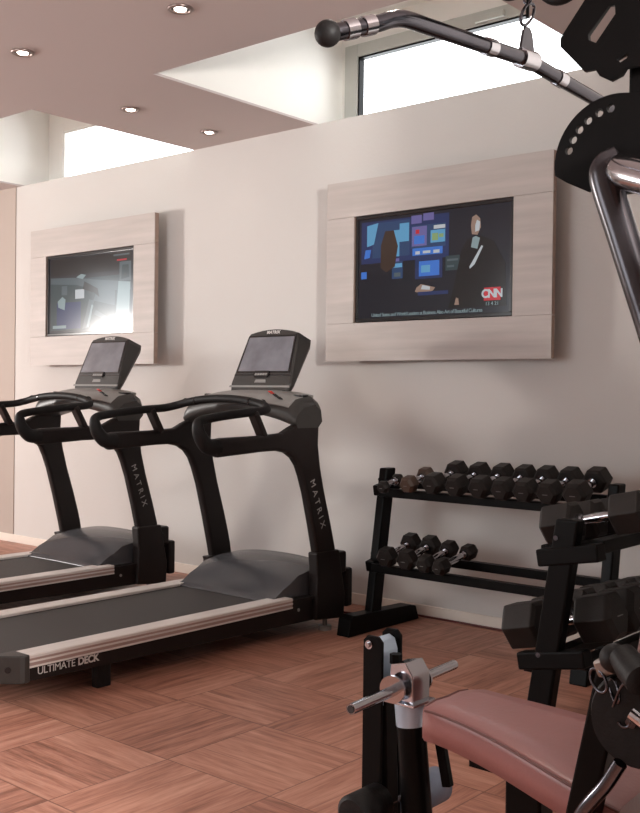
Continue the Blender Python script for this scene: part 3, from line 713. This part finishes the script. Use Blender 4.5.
# seat: tapered, contoured pad
n = 16; rings = []; rs2 = []
for i in range(n+1):
    a = i/n
    x = -1.215 + a*.47; hw = .103 + .085*(3*a*a-2*a**3)
    zt = .552 - .062*a + .010*math.sin(a*PI)
    th = .070 if a > 0 else .070
    e = .012
    if i == 0: hw -= .010; zt -= .006; x += .0
    ring = []
    for (fy, fz) in ((-1, -th), (-1.0, -th*.5), (-1.0, -.018), (-.985, -.007), (-.94, -.001), (-.5, .004), (0, .002), (.5, .004), (.94, -.001), (.985, -.007), (1.0, -.018), (1.0, -th*.5), (1, -th)):
        ring.append(tuple(W_((x, 1.87+fy*hw, zt+fz))))
    rings.append(ring)
first = [tuple(Vector(p)+Vector((-.012, 0, 0))) for p in rings[0]]
c0 = sum((Vector(p) for p in rings[0]), Vector())/len(rings[0])
first = [tuple(c0+(Vector(p)-c0)*.93+Vector((-.010, 0, 0))) for p in rings[0]]
sp = MB(); sp.loft([first]+rings, smooth=True); so = sp.build('seat_pad', M['seat'], gym)
b = MB()
for s in (-1, 1):
    b.tube([Vector(r_[3 if s < 0 else 9])+Vector((0, s*.001, .0)) for r_ in rings], .0028, 8)
b.tube([Vector(first[k])+Vector((.004, 0, .001)) for k in range(3, 10)], .0028, 8)
b.build('seat_piping', M['seat_side'], so)
b = MB(); b.span(W_((-1.12, 1.80, .440)), W_((-.85, 1.94, .462))); b.build('seat_board', M['steel_black'], so)
b = MB(); b.span(W_((-1.06, 1.84, .07)), W_((-.98, 1.90, .445)), .006); b.build('seat_post', M['steel_black'], gym)
# backrest
b = MB(); b.box(W_((-.685, 1.885, .94)), (.055, .30, .66), Matrix.Rotation(R(10), 3, 'Y'), .018, 3); bp_ = b.build('backrest_pad', M['seat_side'], gym)
b = MB(); b.bar(W_((-.64, 1.885, .80)), W_((-.47, 1.885, .78)), .05, .05); b.bar(W_((-.60, 1.885, 1.1)), W_((-.47, 1.885, 1.1)), .05, .05); b.build('backrest_bracket', M['steel_black'], gym)

# press arm with its pivot plates
cx, cz = -.762, 1.602
a_list = [R(196)] + [R(190-i*10) for i in range(0, 13)]
out = [(cx-.085, cz-.030), ] + [(cx+.109*math.cos(a), cz+.109*math.sin(a)) for a in [R(188-i*6) for i in range(0, 19)]] + [(cx+.09, cz+.095), (cx+.10, cz-.06), (cx-.02, cz-.062), (cx-.04, cz-.047), (cx-.045, cz-.050)]
holes = [circ(cx+.086*math.cos(R(a)), cz+.086*math.sin(R(a)), 0.0078) for a in (163, 150, 137, 123, 108, 94)]
sh = lambda poly: [(x+1.0, z) for x, z in poly]
pv = plate('pivot_plate', sh(out), [sh(h) for h in holes], 1.66-1.87, .008, M['steel_black'], gym)
b = MB(); b.cyl(W_((cx, 1.652, cz)), W_((cx, 1.640, cz)), .014, 24); b.torus(W_((cx, 1.643, cz)), .013, .003, (0, 1, 0), seg=24)
b.build('pivot_bolt', M['steel_black'], pv)
MB().torus(W_((cx+.004, 1.634, cz+.002)), .0085, .0018, (0, 1, 0), seg=20).build('bolt_ring', M['chrome_dark'], pv)
# slotted top bracket
def sl(*pts): return sh(list(pts))
brk = plate('slotted_bracket', sl((-.80, 1.895), (-.858, 1.823), (-.858, 1.808), (-.812, 1.757), (-.792, 1.757), (-.784, 1.744), (-.764, 1.732), (-.745, 1.738), (-.738, 1.748), (-.66, 1.748), (-.66, 1.98), (-.76, 1.98)),
            [sl((-.770, 1.860), (-.758, 1.858), (-.757, 1.842), (-.792, 1.800), (-.806, 1.808), (-.807, 1.818)),
             sl((-.755, 1.765), (-.733, 1.773), (-.735, 1.764), (-.748, 1.758))], 1.65-1.87, .008, M['steel_black'], gym)
b = MB(); b.span(W_((-.742, 1.665, 1.56)), W_((-.672, 1.735, 2.02)), .006); b.build('arm_frame', M['steel_black'], gym)
b = MB(); b.span(W_((-.70, 1.70, 1.94)), W_((-.45, 1.87, 2.0)), .006); b.span(W_((-.70, 1.69, 1.60)), W_((-.47, 1.87, 1.66)), .006); b.build('arm_bracket', M['steel_black'], gym)
b = MB(); b.tube(smooth_path(ws((-.738, 1.628, 1.590), (-.757, 1.620, 1.580), (-.757, 1.618, 1.555), (-.727, 1.618, 1.467), (-.697, 1.618, 1.38), (-.668, 1.618, 1.296), (-.62, 1.60, 1.17), (-.56, 1.56, 1.05)), 7), .026, 22)
pa = b.build('press_arm', mat('dark_gloss_arm', (0.05, 0.045, 0.05), 0.25, metal=0.7, noise=(20, .05, (1, 1, 1))), gym)
b = MB(); b.tube(smooth_path(ws((-.752, 1.622, 1.580), (-.728, 1.61, 1.573), (-.700, 1.58, 1.557), (-.56, 1.50, 1.50)), 6), [.022]*6+[.026]*6+[.028]*6+[.028], 22); b.build('press_arm_crosstube', M['chrome'], gym)
# cam, struts, grips at lower right
b = MB(); b.cyl(W_((-.693, 1.612, .668)), W_((-.693, 1.645, .668)), .073, 40); b.torus(W_((-.693, 1.628, .668)), .070, .010, (0, 1, 0), seg=36)
cam_ = b.build('cam_pulley', M['rubber'], gym)
MB().torus(W_((-.705, 1.606, .668)), .010, .0028, (0, 1, 0), seg=16, a0=.4, a1=3.6).cyl(W_((-.693, 1.612, .668)), W_((-.693, 1.604, .668)), .010, 6).build('cam_bolt', M['chrome_dark'], cam_)
b = MB(); b.bar(W_((-.741, 1.655, .75)), W_((-.80, 1.655, .46)), .05, .045, up=(0, 1, 0), bevel=.005); b.bar(W_((-.80, 1.655, .46)), W_((-.82, 1.80, .05)), .05, .045, up=(0, 1, 0), bevel=.005); b.build('support_strut', M['steel_black'], gym)
b = MB(); b.tube(smooth_path(ws((-.69, 1.56, .615), (-.715, 1.56, .572), (-.755, 1.56, .515), (-.80, 1.57, .42), (-.84, 1.60, .30)), 5), .0115, 14); b.build('bent_tube', M['chrome_dark'], gym)
b = MB(); b.tube(ws((-.688, 1.555, .79), (-.665, 1.54, .775), (-.64, 1.52, .765)), [.022, .026, .026], 18); b.sphere(W_((-.712, 1.58, .775)), .024); b.build('grip_knob', M['rubber'], gym)
b = MB(); b.torus(W_((-.748, 1.60, .728)), .015, .0028, (.3, 1, 0), seg=24, sc=(1, 1.4)); b.torus(W_((-.722, 1.605, .715)), .013, .0026, (.8, 1, 0), seg=24, sc=(1, 1.6)); b.build('snap_hook', M['chrome_dark'], gym)
b = MB(); b.box(W_((-.738, 1.612, .752)), (.036, .03, .03), Matrix.Rotation(R(-25), 3, 'Y'), .006); b.build('hook_swivel', mat('worn_steel', (0.22, 0.18, 0.16), 0.4, metal=.7), gym)
b = MB(); b.tube(ws((-.678, 1.57, .695), (-.62, 1.57, .665)), .010, 16); b.build('chrome_rod', M['chrome'], gym)
b = MB(); b.tube(smooth_path(ws((-.722, 1.60, .69), (-.70, 1.58, .73), (-.67, 1.57, .77), (-.655, 1.56, .80)), 5), .0022, 8); b.build('thin_cable', M['chrome_dark'], gym)

# ------------------------------------------------------------------ lat pulldown bar hanging from the cable
LO = Vector((-1.05, 1.87, 1.88))
lat = thing('lat_pulldown_bar', tuple(LO), 'chrome lat pulldown bar with black ball end hanging from a chain', 'pulldown bar')
def l_(*pts): return [Vector(p)-LO for p in pts]
half = l_((-1.05, 1.87, 1.88), (-1.054, 1.80, 1.876), (-1.062, 1.66, 1.868), (-1.068, 1.555, 1.862), (-1.072, 1.48, 1.857), (-1.078, 1.445, 1.848), (-1.086, 1.41, 1.832), (-1.108, 1.340, 1.805), (-1.117, 1.322, 1.799))
oth = [Vector((-v.x*.6, -v.y, v.z)) for v in half[1:]]
path = list(reversed(half)) + oth
MB().tube(smooth_path(path, 6), .0148, 20).build('bar', M['chrome_dark'], lat)
for sgn in (0, 1):
    src = half if sgn == 0 else [half[0]]+oth
    e = src[-1]; MB().sphere(e, .0225).build('ball_end', M['rubber'], lat)
    for (i, f0, f1) in ((7, .15, .45), (7, -.35, -.05)):
        d = src[7]-src[6]
        MB().tube([src[6]+d*(1+f0-.6), src[6]+d*(1+f1-.6)], .0172, 18).build('grip_sleeve', M['chrome'], lat)
    d = src[2]-src[1]
    MB().tube([src[1]+d*.35, src[1]+d*.55], .0172, 18).build('grip_sleeve', M['chrome'], lat)
b = MB(); b.tube(l_((-1.052, 1.845, 1.8785), (-1.048, 1.895, 1.8815)), .0200, 22); b.build('centre_sleeve', M['chrome'], lat)
b = MB(); b.prism([(-.030, .012), (.030, .012), (.018, .056), (.009, .066), (-.009, .066), (-.018, .056)], 'x', -.003, .003, .001); b.build('hanger_tab', M['chrome_dark'], lat)
b = MB(); b.torus(Vector((0, 0, .092)), .0150, .0034, (1, 0, 0), seg=26, sc=(2.3, 1) if abs(Vector((1, 0, 0)).orthogonal().z) > .5 else (1, 2.3)); b.build('chain_link', M['chrome_dark'], lat)
b = MB(); b.torus(Vector((0, 0, .122)), .008, .0028, (0, 1, 0), seg=22, sc=(1, 1)); b.build('chain_link', M['chrome_dark'], lat)
